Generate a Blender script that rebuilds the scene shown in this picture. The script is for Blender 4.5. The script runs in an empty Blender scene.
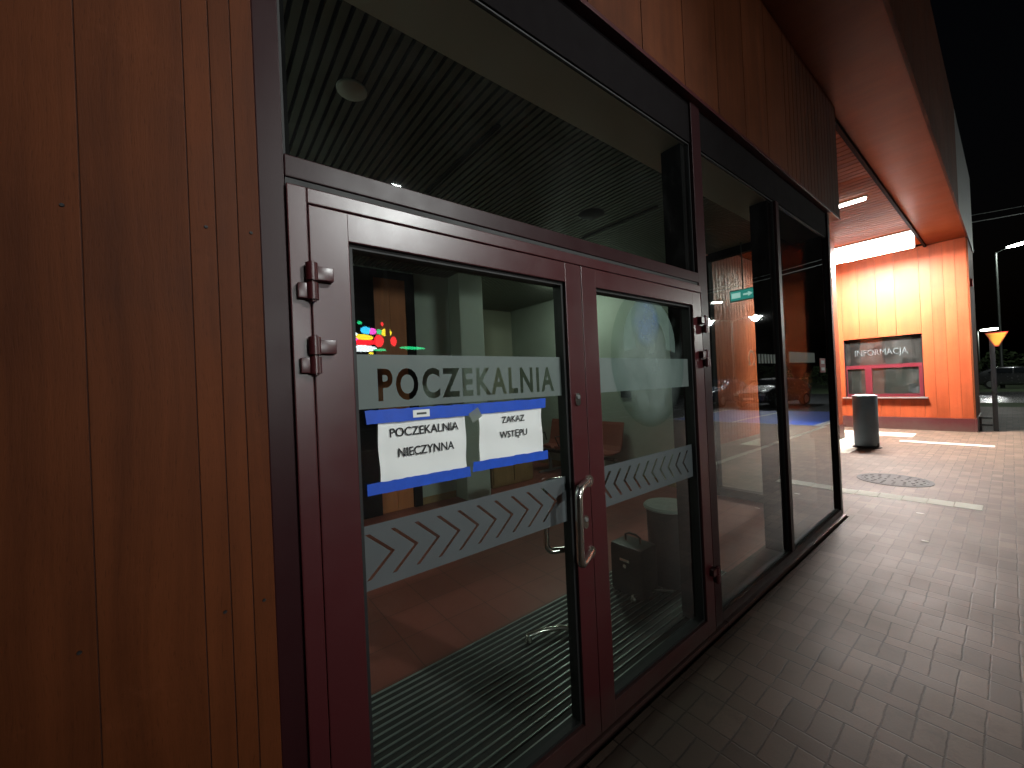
import bpy, bmesh, math, random
from mathutils import Vector, Matrix
random.seed(7)
R = math.radians
sc = bpy.context.scene
col = sc.collection

# ------------------------------------------------------------------ materials
def nmat(name):
    m = bpy.data.materials.new(name); m.use_nodes = True
    nt = m.node_tree
    for n in list(nt.nodes): nt.nodes.remove(n)
    out = nt.nodes.new('ShaderNodeOutputMaterial')
    return m, nt, out
def N(nt, t, **kw):
    n = nt.nodes.new(t)
    for k, v in kw.items():
        if k == 'inp':
            for a, b in v.items(): n.inputs[a].default_value = b
        else: setattr(n, k, v)
    return n
def L(nt, a, b): nt.links.new(a, b)
def M_(nt, op, a, b=None, c=None):
    n = nt.nodes.new('ShaderNodeMath'); n.operation = op
    for i, v in enumerate((a, b, c)):
        if v is None: continue
        if isinstance(v, (int, float)): n.inputs[i].default_value = v
        else: nt.links.new(v, n.inputs[i])
    return n.outputs[0]
def geo_pos(nt):
    return N(nt, 'ShaderNodeNewGeometry').outputs['Position']
def ramp(nt, fac, stops):
    r = nt.nodes.new('ShaderNodeValToRGB')
    el = r.color_ramp.elements
    while len(el) < len(stops): el.new(.5)
    for e, (p, c) in zip(el, stops): e.position = p; e.color = (*c, 1)
    if fac is not None: L(nt, fac, r.inputs[0])
    return r.outputs[0]
def mixc(nt, fac, a, b, mode='MIX'):
    n = nt.nodes.new('ShaderNodeMix'); n.data_type = 'RGBA'; n.blend_type = mode
    for s, v in ((n.inputs[0], fac), (n.inputs[6], a), (n.inputs[7], b)):
        if isinstance(v, (int, float)): s.default_value = v
        elif isinstance(v, tuple): s.default_value = (*v, 1)
        else: L(nt, v, s)
    return n.outputs[2]
def noise(nt, scale, vec=None, detail=4, rough=.55, stretch=None):
    n = N(nt, 'ShaderNodeTexNoise', inp={'Scale': scale, 'Detail': detail, 'Roughness': rough})
    v = vec if vec is not None else geo_pos(nt)
    if stretch:
        mp = N(nt, 'ShaderNodeMapping'); mp.inputs['Scale'].default_value = stretch
        L(nt, v, mp.inputs[0]); v = mp.outputs[0]
    L(nt, v, n.inputs['Vector'])
    return n.outputs['Fac']
def bump(nt, h, strength=.2, dist=.01):
    b = N(nt, 'ShaderNodeBump', inp={'Strength': strength, 'Distance': dist}); L(nt, h, b.inputs['Height'])
    return b.outputs[0]
def paint(name, c, rough=.45, metal=0, var=.15, scale=6, bmp=.05, coat=0, bscale=120, rvar=.1, dirt=None, low_dirt=None, crough=.03, spec=.5):
    m, nt, out = nmat(name)
    p = N(nt, 'ShaderNodeBsdfPrincipled', inp={'Metallic': metal, 'Coat Weight': coat, 'Coat Roughness': crough, 'Specular IOR Level': spec})
    a = tuple(x*(1-var) for x in c); b = tuple(min(1, x*(1+var)) for x in c)
    f = noise(nt, scale, detail=6)
    cc = mixc(nt, f, a, b)
    if dirt:
        d = noise(nt, 2.3, detail=8, rough=.7)
        d = ramp(nt, d, [(.5, (0,0,0)), (.68, (1,1,1))])
        cc = mixc(nt, M_(nt, 'MULTIPLY', d, .5), cc, dirt)
    if low_dirt:
        zz = N(nt, 'ShaderNodeSeparateXYZ'); L(nt, geo_pos(nt), zz.inputs[0])
        lo_ = ramp(nt, M_(nt, 'ADD', zz.outputs[2], M_(nt, 'MULTIPLY', noise(nt, 9, detail=6), .25)), [(.12, (1,1,1)), (.34, (0,0,0))])
        cc = mixc(nt, M_(nt, 'MULTIPLY', lo_, .6), cc, low_dirt)
    L(nt, cc, p.inputs['Base Color'])
    rr = M_(nt, 'ADD', M_(nt, 'MULTIPLY', noise(nt, scale*2.3), rvar*2), rough-rvar)
    L(nt, rr, p.inputs['Roughness'])
    if bmp: L(nt, bump(nt, noise(nt, bscale), bmp, .002), p.inputs['Normal'])
    L(nt, p.outputs[0], out.inputs[0])
    return m
def emis(name, c, s):
    m, nt, out = nmat(name)
    e = N(nt, 'ShaderNodeEmission', inp={'Color': (*c, 1), 'Strength': s}); L(nt, e.outputs[0], out.inputs[0])
    return m
def wood(name, dark, light, stretch=(14, 14, .5), rough=.42, grainscale=1.0, spec=.5, pore=.35):
    m, nt, out = nmat(name)
    p = N(nt, 'ShaderNodeBsdfPrincipled', inp={'Specular IOR Level': spec})
    g = N(nt, 'ShaderNodeNewGeometry')
    isl = g.outputs['Random Per Island']
    comb = N(nt, 'ShaderNodeVectorMath', operation='ADD')
    L(nt, g.outputs['Position'], comb.inputs[0])
    cx = N(nt, 'ShaderNodeCombineXYZ'); k = M_(nt, 'MULTIPLY', isl, 37.)
    for i in range(3): L(nt, k, cx.inputs[i])
    L(nt, cx.outputs[0], comb.inputs[1])
    v = comb.outputs[0]
    # figure: stretched noise whose lookup is bent by a slow noise, so the streaks wander
    nz = N(nt, 'ShaderNodeTexNoise', inp={'Scale': .9, 'Detail': 3.}); L(nt, v, nz.inputs['Vector'])
    wv = N(nt, 'ShaderNodeVectorMath', operation='MULTIPLY_ADD'); L(nt, nz.outputs['Color'], wv.inputs[0]); wv.inputs[1].default_value = (.12, .12, .12); L(nt, v, wv.inputs[2])
    broad = noise(nt, grainscale, wv.outputs[0], 6, .62, stretch)
    fine = noise(nt, grainscale*7, wv.outputs[0], 4, .65, stretch)
    blot = noise(nt, 2.2, v, 5, .6)
    f = M_(nt, 'ADD', M_(nt, 'MULTIPLY', broad, .55), M_(nt, 'MULTIPLY', fine, .16))
    f = M_(nt, 'ADD', f, M_(nt, 'MULTIPLY', blot, .42))
    f = M_(nt, 'ADD', f, M_(nt, 'MULTIPLY', isl, .14))
    c = ramp(nt, f, [(.42, dark), (.82, light)])
    pores = noise(nt, grainscale*24, wv.outputs[0], 2, .6, (stretch[0], stretch[1], stretch[2]*3.))
    pm = ramp(nt, pores, [(.28, (1,1,1)), (.40, (0,0,0))])
    c = mixc(nt, M_(nt, 'MULTIPLY', pm, pore), c, tuple(x*.5 for x in dark))
    # worn, slightly dusty areas
    wr = ramp(nt, noise(nt, 5.5, detail=8, rough=.75), [(.58, (0,0,0)), (.74, (1,1,1))])
    c = mixc(nt, M_(nt, 'MULTIPLY', wr, .22), c, tuple(min(1, x*1.5+.01) for x in light))
    L(nt, c, p.inputs['Base Color'])
    L(nt, M_(nt, 'ADD', M_(nt, 'MULTIPLY', blot, .3), rough-.12), p.inputs['Roughness'])
    L(nt, bump(nt, M_(nt, 'ADD', fine, pores), .12, .0015), p.inputs['Normal'])
    L(nt, p.outputs[0], out.inputs[0])
    return m
def glass(name, tint=(.84, .92, .88), k=2.0, grime=.008):
    m, nt, out = nmat(name)
    tr = N(nt, 'ShaderNodeBsdfTransparent', inp={'Color': (*tint, 1)})
    gl = N(nt, 'ShaderNodeBsdfGlossy', inp={'Color': (.95, .97, 1, 1), 'Roughness': .014})
    L(nt, bump(nt, noise(nt, 2.2, detail=2), .1, .004), gl.inputs['Normal'])
    fr = N(nt, 'ShaderNodeFresnel', inp={'IOR': 1.5})
    f = M_(nt, 'MINIMUM', M_(nt, 'MULTIPLY', fr.outputs[0], k), .92)
    mx = N(nt, 'ShaderNodeMixShader'); L(nt, f, mx.inputs[0]); L(nt, tr.outputs[0], mx.inputs[1]); L(nt, gl.outputs[0], mx.inputs[2])
    df = N(nt, 'ShaderNodeBsdfDiffuse', inp={'Color': (.5, .52, .5, 1)})
    sm = noise(nt, 2.6, detail=9, rough=.72)
    sm = ramp(nt, sm, [(.45, (0,0,0)), (.75, (1,1,1))])
    mx2 = N(nt, 'ShaderNodeMixShader'); L(nt, M_(nt, 'ADD', M_(nt, 'MULTIPLY', sm, grime*1.5), grime*.3), mx2.inputs[0])
    L(nt, mx.outputs[0], mx2.inputs[1]); L(nt, df.outputs[0], mx2.inputs[2])
    L(nt, mx2.outputs[0], out.inputs[0])
    return m
def film(name, c, alpha=.75, rough=.6, patch_scale=None):
    m, nt, out = nmat(name)
    tr = N(nt, 'ShaderNodeBsdfTransparent', inp={'Color': (.8, .86, .84, 1)})
    p = N(nt, 'ShaderNodeBsdfPrincipled', inp={'Roughness': rough})
    cc = mixc(nt, noise(nt, 9, detail=6), tuple(x*.85 for x in c), tuple(x*1.15 for x in c))
    L(nt, cc, p.inputs['Base Color'])
    mx = N(nt, 'ShaderNodeMixShader')
    if patch_scale:
        n = noise(nt, patch_scale, detail=5, rough=.6)
        fac = M_(nt, 'MULTIPLY', ramp(nt, n, [(.35, (0,0,0)), (.65, (1,1,1))]), alpha)
        # soft rim, measured in the mesh's own coordinates
        tc = N(nt, 'ShaderNodeTexCoord'); gr = N(nt, 'ShaderNodeTexGradient', gradient_type='SPHERICAL')
        L(nt, tc.outputs['Object'], gr.inputs[0])
        fac = M_(nt, 'MULTIPLY', fac, M_(nt, 'MINIMUM', M_(nt, 'MULTIPLY', gr.outputs[1], 3.), 1.))
        L(nt, fac, mx.inputs[0])
    else: mx.inputs[0].default_value = alpha
    L(nt, tr.outputs[0], mx.inputs[1]); L(nt, p.outputs[0], mx.inputs[2]); L(nt, mx.outputs[0], out.inputs[0])
    return m

def paving_mat(name):
    m, nt, out = nmat(name)
    p = N(nt, 'ShaderNodeBsdfPrincipled', inp={'Specular IOR Level': .22})
    sx = N(nt, 'ShaderNodeSeparateXYZ'); pos = geo_pos(nt)
    # slight waviness of the laid courses
    nz = N(nt, 'ShaderNodeTexNoise', inp={'Scale': 2.2, 'Detail': 7., 'Roughness': .72}); L(nt, pos, nz.inputs['Vector'])
    add = N(nt, 'ShaderNodeVectorMath', operation='MULTIPLY_ADD'); L(nt, nz.outputs['Color'], add.inputs[0])
    add.inputs[1].default_value = (.034, .034, 0); L(nt, pos, add.inputs[2])
    L(nt, add.outputs[0], sx.inputs[0])
    X, Y = sx.outputs[0], sx.outputs[1]
    Pp = .265
    row = M_(nt, 'FLOOR', M_(nt, 'DIVIDE', Y, Pp))
    v = M_(nt, 'MULTIPLY', M_(nt, 'FRACT', M_(nt, 'DIVIDE', Y, Pp)), Pp)
    isB = M_(nt, 'LESS_THAN', v, .09)
    def cell(w, off):
        u = M_(nt, 'ADD', M_(nt, 'DIVIDE', X, w), M_(nt, 'MULTIPLY', row, off))
        fr = M_(nt, 'FRACT', u)
        d = M_(nt, 'MULTIPLY', M_(nt, 'MINIMUM', fr, M_(nt, 'SUBTRACT', 1., fr)), w)
        return M_(nt, 'FLOOR', u), d
    cA, dA = cell(.094, .0); cB, dB = cell(.188, .5)
    vA = M_(nt, 'MINIMUM', M_(nt, 'SUBTRACT', v, .09), M_(nt, 'SUBTRACT', .265, v))
    vB = M_(nt, 'MINIMUM', v, M_(nt, 'SUBTRACT', .09, v))
    eA = M_(nt, 'MINIMUM', dA, vA); eB = M_(nt, 'MINIMUM', dB, vB)
    def sel(a, b): return M_(nt, 'ADD', M_(nt, 'MULTIPLY', isB, b), M_(nt, 'MULTIPLY', M_(nt, 'SUBTRACT', 1., isB), a))
    e = sel(eA, eB); cid = sel(cA, M_(nt, 'ADD', cB, 500.))
    joint = ramp(nt, M_(nt, 'MULTIPLY', e, 100.), [(.14, (0,0,0)), (.50, (1,1,1))])
    cv = N(nt, 'ShaderNodeCombineXYZ'); L(nt, cid, cv.inputs[0]); L(nt, row, cv.inputs[1])
    wn = N(nt, 'ShaderNodeTexWhiteNoise', noise_dimensions='3D'); L(nt, cv.outputs[0], wn.inputs['Vector'])
    c = ramp(nt, wn.outputs['Value'], [(0, (.066, .040, .026)), (.5, (.110, .070, .047)), (1, (.16, .106, .075))])
    g = noise(nt, 90, detail=3); c = mixc(nt, M_(nt, 'MULTIPLY', g, .7), c, (.07, .055, .045))
    big = noise(nt, .9, detail=6, rough=.65)
    c = mixc(nt, ramp(nt, big, [(.42, (0,0,0)), (.7, (.7,.7,.7))]), c, (.085, .07, .055))
    c = mixc(nt, M_(nt, 'MULTIPLY', M_(nt, 'SUBTRACT', 1., joint), ramp(nt, noise(nt, 6., detail=3), [(.35, (.55,.55,.55)), (.65, (1,1,1))])), c, (.020, .014, .010))
    stn = ramp(nt, noise(nt, 3.1, detail=9, rough=.75), [(.52, (0,0,0)), (.66, (1,1,1))])
    c = mixc(nt, M_(nt, 'MULTIPLY', stn, .5), c, (.042, .030, .022))
    L(nt, c, p.inputs['Base Color'])
    L(nt, M_(nt, 'ADD', M_(nt, 'MULTIPLY', big, .35), .42), p.inputs['Roughness'])
    h = M_(nt, 'ADD', joint, M_(nt, 'MULTIPLY', g, .25))
    L(nt, bump(nt, M_(nt, 'ADD', h, M_(nt, 'MULTIPLY', wn.outputs['Value'], .35)), 0.25, .004), p.inputs['Normal'])
    L(nt, p.outputs[0], out.inputs[0])
    return m
def tile_mat(name, c1, c2, size=.3, joint=(.03, .02, .018), rough=.3):
    m, nt, out = nmat(name)
    p = N(nt, 'ShaderNodeBsdfPrincipled')
    b = N(nt, 'ShaderNodeTexBrick', offset=0., inp={'Color1': (*c1, 1), 'Color2': (*c2, 1), 'Mortar': (*joint, 1), 'Scale': 1., 'Mortar Size': .003, 'Brick Width': size, 'Row Height': size})
    L(nt, geo_pos(nt), b.inputs['Vector'])
    L(nt, mixc(nt, .4, b.outputs['Color'], mixc(nt, noise(nt, 30), c1, c2)), p.inputs['Base Color'])
    L(nt, M_(nt, 'ADD', M_(nt, 'MULTIPLY', noise(nt, 4), .3), rough-.15), p.inputs['Roughness'])
    L(nt, p.outputs[0], out.inputs[0]); return m

mt = {}
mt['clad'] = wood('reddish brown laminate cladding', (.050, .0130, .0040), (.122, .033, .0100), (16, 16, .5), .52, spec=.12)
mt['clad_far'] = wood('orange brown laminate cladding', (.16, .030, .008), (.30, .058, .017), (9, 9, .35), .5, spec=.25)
mt['far_back'] = paint('orange cladding joint', (.09, .02, .004), .8, 0)
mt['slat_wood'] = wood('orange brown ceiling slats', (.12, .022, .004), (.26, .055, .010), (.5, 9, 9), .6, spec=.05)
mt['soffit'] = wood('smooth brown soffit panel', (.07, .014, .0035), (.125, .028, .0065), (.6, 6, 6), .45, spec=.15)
mt['clad_back'] = paint('dark brown cladding joint', (.040, .0105, .0038), .8, 0)  # joint backing slightly darker than the boards
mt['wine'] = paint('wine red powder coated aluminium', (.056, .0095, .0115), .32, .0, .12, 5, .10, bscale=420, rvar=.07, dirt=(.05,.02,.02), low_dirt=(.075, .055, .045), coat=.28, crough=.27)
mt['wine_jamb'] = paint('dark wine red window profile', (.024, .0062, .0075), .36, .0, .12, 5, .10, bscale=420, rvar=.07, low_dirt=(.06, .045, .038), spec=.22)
mt['wine_dark'] = paint('dark inner profile and painted shade', (.006, .0045, .005), .8, 0, .1, 5, .05, spec=.06)
mt['rubber'] = paint('black rubber gasket', (.008, .008, .008), .6, 0)
mt['steel'] = paint('brushed stainless steel', (.74, .72, .66), .22, 1, .08, 10, .05, rvar=.06)
mt['glass'] = glass('double glazing')
mt['glass_dark'] = glass('dim window glass', (.6, .7, .66), 1.8, .05)
mt['frost'] = film('frosted film', (.145, .18, .17), .80)
mt['frost_low'] = film('grey frosted film', (.085, .10, .105), .84)
mt['frost_dim'] = film('dim frosted lettering', (.13, .17, .18), .38)
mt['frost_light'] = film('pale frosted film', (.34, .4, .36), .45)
mt['reflection'] = film('pale painted reflection', (.34, .43, .40), .5, patch_scale=1.8)  # reflected emblem painted as translucent film
mt['arch'] = film('painted arch reflection', (.32, .41, .38), .36)
mt['reflection_blue'] = film('bluish painted reflection', (.14, .24, .6), .75, patch_scale=5.)
mt['paper'] = paint('white office paper', (.80, .82, .80), .8, 0, .03, 8, .15, bscale=14)
mt['ink'] = paint('black printed ink', (.012, .012, .014), .7, 0)
mt['tape'] = paint('blue masking tape', (.008, .075, .52), .5, 0, .22, 30, .25, bscale=90)
mt['tape_clear'] = film('clear tape', (.30, .33, .30), .45, .3)
mt['tin'] = paint('galvanised grey metal', (.34, .36, .36), .38, .8, .15, 4, .06)
mt['ceil_slat'] = paint('grey green ceiling slats', (.15, .16, .135), .4, .2, .1, 8, 0)
mt['black'] = paint('matt black void', (.006, .006, .006), .8, 0)
mt['plaster'] = paint('pale greenish plaster', (.33, .37, .32), .8, 0, .06, 3, .1, dirt=(.3,.33,.27))
mt['plaster_olive'] = paint('olive plaster', (.25, .255, .19), .8, 0, .06, 3, .1)
mt['beam_dim'] = paint('pale worn plastic lid', (.34, .38, .35), .4, 0, .25, 20, .1)
mt['beam'] = paint('grey painted bulkhead', (.78, .80, .72), .7, 0, .06, 3, .05)
mt['white_metal'] = paint('white enamel', (.62, .64, .60), .4, 0, .05)
mt['floor_in'] = tile_mat('red brown floor tiles', (.20, .055, .042), (.24, .068, .052), rough=.42)
mt['mat_rub'] = paint('black mat ribs', (.012, .013, .013), .7, 0)
mt['alu'] = paint('worn aluminium strip', (.34, .37, .35), .36, .6, .2, 12, .1)
mt['door_wood'] = wood('brown timber door', (.22, .06, .016), (.42, .13, .036), (12, 12, .4), .45)
mt['cab'] = wood('light brown laminate', (.16, .09, .035), (.3, .19, .08), (6, 6, .6), .5)
mt['chair_red'] = paint('red brown seat shell', (.2, .05, .035), .4, 0)
mt['bag'] = paint('black leatherette', (.022, .018, .02), .42, 0, .2, 20, .3, bscale=60)
mt['bin_blue'] = paint('dark blue grey coated steel', (.12, .18, .23), .5, .2, .12, 6, .1)
mt['iron'] = paint('cast iron', (.022, .024, .027), .75, 0, .3, 14, .5, bscale=50)
mt['paving'] = paving_mat('clay and concrete block paving')
mt['pale_paving'] = paint('pale concrete paving', (.40, .42, .36), .75, 0, .18, 5, .3, bscale=60, dirt=(.2,.16,.12))
mt['asphalt'] = paint('wet asphalt', (.035, .037, .04), .28, 0, .3, 9, .5, bscale=90, rvar=.12)
mt['blue_road'] = paint('blue road paint', (.010, .055, .38), .4, 0, .2, 5, .3, bscale=90)
mt['white_road'] = paint('white road paint', (.6, .62, .6), .5, 0, .15, 5, .3, bscale=90)
mt['kerb'] = paint('concrete kerb', (.3, .3, .28), .8, 0, .15, 8, .3)
mt['grass'] = paint('night grass', (.035, .06, .02), .9, 0, .5, 14, .8, bscale=40)
mt['pole'] = paint('galvanised pole', (.06, .07, .065), .5, .5, .2, 3, .1)
mt['dark_pole'] = paint('black painted post', (.012, .014, .016), .4, 0, .2)
mt['led'] = emis('white LED panel', (.93, 1, .92), 60)
mt['led_main'] = emis('floodlight LED', (.95, 1, .92), 30)
mt['tube'] = emis('bright ceiling tube', (1, .95, .9), 9)
mt['tube_down'] = emis('bright downward panel', (1, .93, .87), 680)
mt['tube_dim'] = emis('narrow tube', (1, .92, .84), 20)
mt['green_led'] = emis('green exit panel', (.08, .6, .5), .5)
mt['white_led'] = emis('white exit symbol', (.6, 1, .9), .8)
mt['yellow'] = paint('yellow reflective sheeting', (.32, .19, .010), .6, 0, .05)
mt['red'] = paint('red reflective sheeting', (.35, .02, .015), .4, 0, .05)
mt['body_silver'] = paint('grey car paint', (.10, .105, .11), .25, .6, .03, 4, 0, coat=.6)
mt['body_blue'] = paint('dark blue car paint', (.02, .035, .09), .22, .3, .03, 4, 0, coat=.6)
mt['car_glass'] = paint('dark car glass', (.01, .012, .014), .05, 0, .05, 4, 0, rvar=.01)
mt['tyre'] = paint('tyre rubber', (.015, .015, .015), .8, 0)
mt['cable'] = paint('grey cable', (.3, .32, .32), .5, 0)
mt['brownleaf'] = paint('pale litter', (.6, .56, .5), .7, 0)

# ------------------------------------------------------------------ mesh helpers
class MB:
    def __init__(s): s.bm = bmesh.new()
    def box(s, x0, x1, y0, y1, z0, z1, bev=0, M=None):
        bm = s.bm
        r = bmesh.ops.create_cube(bm, size=1)
        vs = r['verts']
        for v in vs:
            v.co = Vector(((x0+x1)/2 + v.co.x*(x1-x0), (y0+y1)/2 + v.co.y*(y1-y0), (z0+z1)/2 + v.co.z*(z1-z0)))
        if bev:
            es = list({e for v in vs for e in v.link_edges})
            g = bmesh.ops.bevel(bm, geom=es, offset=bev, segments=2, affect='EDGES', profile=.6)
            vs = list({v for f in g['faces'] for v in f.verts} | {v for v in vs if v.is_valid})
        if M: 
            for v in vs: v.co = M @ v.co
        return s
    def cyl(s, p, q, r, r2=None, seg=24, caps=True):
        p, q = Vector(p), Vector(q); d = q-p
        g = bmesh.ops.create_cone(s.bm, cap_ends=caps, segments=seg, radius1=r, radius2=r if r2 is None else r2, depth=d.length)
        M = Matrix.Translation((p+q)/2) @ d.to_track_quat('Z', 'Y').to_matrix().to_4x4()
        for v in g['verts']: v.co = M @ v.co
        return s
    def tube(s, pts, r, seg=12, close=True):
        pts = [Vector(p) for p in pts]; rings = []
        prev = None
        for i, p in enumerate(pts):
            t = (pts[min(i+1, len(pts)-1)] - pts[max(i-1, 0)]).normalized()
            if prev is None:
                a = t.orthogonal().normalized()
            else:
                a = (prev - t*prev.dot(t)).normalized()
            prev = a; b = t.cross(a)
            rr = r[i] if isinstance(r, (list, tuple)) else r
            rings.append([s.bm.verts.new(p + (a*math.cos(2*math.pi*k/seg) + b*math.sin(2*math.pi*k/seg))*rr) for k in range(seg)])
        for A, B in zip(rings, rings[1:]):
            for k in range(seg): s.bm.faces.new((A[k], A[(k+1) % seg], B[(k+1) % seg], B[k]))
        if close:
            s.bm.faces.new(rings[0][::-1]); s.bm.faces.new(rings[-1])
        return s
    def lathe(s, prof, c=(0,0,0), seg=40):
        c = Vector(c); rings = []
        for r, z in prof:
            rings.append([s.bm.verts.new(c + Vector((r*math.cos(2*math.pi*k/seg), r*math.sin(2*math.pi*k/seg), z))) for k in range(seg)])
        for A, B in zip(rings, rings[1:]):
            for k in range(seg): s.bm.faces.new((A[k], A[(k+1) % seg], B[(k+1) % seg], B[k]))
        if prof[0][0] > 1e-4: s.bm.faces.new(rings[0][::-1])
        if prof[-1][0] > 1e-4: s.bm.faces.new(rings[-1])
        return s
    def poly(s, pts):
        s.bm.faces.new([s.bm.verts.new(Vector(p)) for p in pts]); return s
    def sphere(s, c, rx, ry, rz, seg=16):
        g = bmesh.ops.create_uvsphere(s.bm, u_segments=seg, v_segments=seg//2+2, radius=1)
        for v in g['verts']: v.co = Vector((c[0]+v.co.x*rx, c[1]+v.co.y*ry, c[2]+v.co.z*rz))
        return s
    def prism(s, pts, axis, a, b):
        # pts: 2-D outline in the plane normal to axis
        def P(u, v, t): return {'x': (t, u, v), 'y': (u, t, v), 'z': (u, v, t)}[axis]
        A = [s.bm.verts.new(P(u, v, a)) for u, v in pts]; B = [s.bm.verts.new(P(u, v, b)) for u, v in pts]
        n = len(pts); s.bm.faces.new(A); s.bm.faces.new(B[::-1])
        for i in range(n): s.bm.faces.new((A[i], B[i], B[(i+1) % n], A[(i+1) % n]))
        return s
    def build(s, name, m, parent=None, smooth=False, origin=None, recalc=True):
        if recalc: bmesh.ops.recalc_face_normals(s.bm, faces=s.bm.faces)
        me = bpy.data.meshes.new(name)
        s.bm.to_mesh(me); s.bm.free()
        me.materials.append(mt[m] if isinstance(m, str) else m)
        if smooth:
            me.polygons.foreach_set('use_smooth', [True]*len(me.polygons))
            me.set_sharp_from_angle(angle=R(38))
        o = bpy.data.objects.new(name, me); col.objects.link(o)
        root = Vector((0, 0, 0))
        if parent is not None:
            o.parent = parent
            p = parent
            while p is not None: root += p.location; p = p.parent
        org = Vector(origin) if origin is not None else (root if parent is not None else None)
        if org is None:
            cs = [v.co for v in me.vertices]
            org = Vector(((min(c.x for c in cs)+max(c.x for c in cs))/2, (min(c.y for c in cs)+max(c.y for c in cs))/2, min(c.z for c in cs)))
        me.transform(Matrix.Translation(-org))
        o.location = org - root
        return o
def empty(name, loc, label, cat, group=None, rz=0):
    o = bpy.data.objects.new(name, None); col.objects.link(o); o.location = loc; o.rotation_euler.z = rz
    o.empty_display_size = .2
    o['label'] = label; o['category'] = cat
    if group: o['group'] = group
    return o
def tag(o, label=None, cat=None, group=None, kind=None):
    if label: o['label'] = label
    if cat: o['category'] = cat
    if group: o['group'] = group
    if kind: o['kind'] = kind
    return o
def copy_tree(o, parent=None):
    c = o.copy(); col.objects.link(c)
    if parent is not None: c.parent = parent
    for ch in list(o.children): copy_tree(ch, c)
    return c

def boards(mb, edges, gap, f):
    for a, b in zip(edges, edges[1:]): f(a+gap/2, b-gap/2)

# ================================================================== SETTING
tag(MB().poly([(-90, -90, -.11), (90, -90, -.11), (90, 150, -.11), (-90, 150, -.11)]).build('grass', 'grass'), 'dark grass verge around the road', 'grass', kind='structure')
# pavement slab: stands 0.1 m above the car park
tag(MB().box(.045, 2.1, -14, 22, -.1, 0).box(-12, .045, 5.21, 22, -.1, 0).box(2.1, 9, -14, 13.4, -.1, 0).build('pavement', 'paving'), 'block paved forecourt beside the glazed front', 'pavement', kind='structure')
tag(MB().box(2.1, 9.14, 13.4, 13.54, -.12, .004).box(2.1, 2.24, 13.54, 22, -.12, .004).box(9, 9.14, -14, 13.4, -.12, .004).build('kerb', 'kerb'), 'concrete kerb', 'kerb', kind='structure')
tag(MB().poly([(9.14, -30, -.1), (60, -30, -.1), (60, 13.6, -.1), (9.14, 13.6, -.1)]).poly([(2.24, 13.54, -.1), (9.14, 13.54, -.1), (9.14, 26, -.1), (2.24, 26, -.1)]).poly([(9.14,13.6,-.1),(60,13.6,-.1),(60,26,-.1),(9.14,26,-.1)]).poly([(-60, 26, -.1), (60, 26, -.1), (60, 36, -.1), (-60, 36, -.1)]).build('road', 'asphalt'), 'wet asphalt road and car park', 'road', kind='structure')
tag(MB().poly([(2.5, 14.2, -.096), (7.2, 14.2, -.096), (7.2, 19.6, -.096), (2.5, 19.6, -.096)]).build('blue_parking_bay', 'blue_road'), 'blue painted parking bay', 'parking bay', kind='structure')
w = MB()
for x in (2.5, 4.85, 7.2, 9.5, 11.8, 14.1): w.box(x-.05, x+.05, 14.2, 19.6, -.11, -.092)
for y in (-10, -5, 0, 5, 10): w.box(16, 16.12, y, y+2.5, -.11, -.092)
tag(w.build('road_markings', 'white_road'), 'white bay lines on the asphalt', 'road marking', kind='structure')
# pale course crossing the forecourt and the pale paving near the pavilion
b = MB()
for i in range(9):
    x0 = -.9 + i*.2; yy = 6.12 + (x0+.9)*.09
    b.box(x0+.001, x0+.199, yy, yy+.24, -.02, .004, .004)
tag(b.build('pale_paving_course', 'pale_paving'), 'pale course of paving crossing the forecourt', 'pavement', kind='structure')
tag(MB().box(-2.6, -.25, 12.1, 12.75, -.02, .004).box(-2.6, -.75, 9.2, 12.0, -.02, .004).box(-.35, .9, 11.25, 11.45, -.02, .004).build('pale_paving_patch', 'pale_paving'), 'pale paving patch in front of the pavilion', 'pavement', kind='structure')

# ================================================================== STATION BUILDING
B = empty('station_building', (0, 2.5, 0), 'waiting room building with wine red glazed front and wood cladding', 'building')
def part(mb, name, m, parent=B, **k): return mb.build(name, m, parent, **k)
# cladding left of the doors, individual boards
cl = MB()
ed = [-3.2, -2.75, -2.3, -1.9, -1.45, -1.02, -.6, -.176, -.0135, .033, .074, .118]
for a, b_ in zip(ed, ed[1:]):
    cl.box(.004, .030, a+.0009, b_-.0009, .12, 4.38, .0011)
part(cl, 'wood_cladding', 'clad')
part(MB().box(.0035, .0268, -3.2, .1165, .121, 4.379), 'joint_backing', 'clad_back')
part(MB().box(-.25, .003, -3.2, .116, 0, 4.4), 'wall', 'black')
part(MB().box(-.02, .018, -3.2, .118, 0, .115), 'plinth', 'wine')
sr = MB()
for y, z in [(-.2, 1.884), (.015, 1.889), (.099, 1.893), (.021, 1.03), (.095, 1.029), (-.2, 1.04), (.015, .25), (.095, .25)]:
    part(MB().cyl((.029, y, z), (.0325, y, z), .0042, .003, seg=12), 'cladding_screw', 'rubber')
# fascia over the glazing
fa = MB(); y = .118
for k in range(0, 60):
    w_ = .42 if y < 3.6 else .105
    y2 = min(y + w_, 5.5)
    if k == 0: fa.box(.004, .030, -.3+.42, y2-.003, 3.175, 4.38, .0015)
    else: fa.box(.004, .030, y+.003, y2-.003, 3.175, 4.38, .002)
    y = y2
    if y >= 5.5-1e-6: break
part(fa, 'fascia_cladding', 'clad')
part(MB().box(-.3, .003, .118, 5.49, 3.21, 4.4), 'lintel', 'black')
part(MB().box(-.30, .033, .119, 5.503, 3.150, 3.172, .002), 'drip_trim', 'wine')
part(MB().box(-.32, .004, 5.492, 5.505, 3.174, 4.39), 'fascia_end', 'clad')

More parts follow.
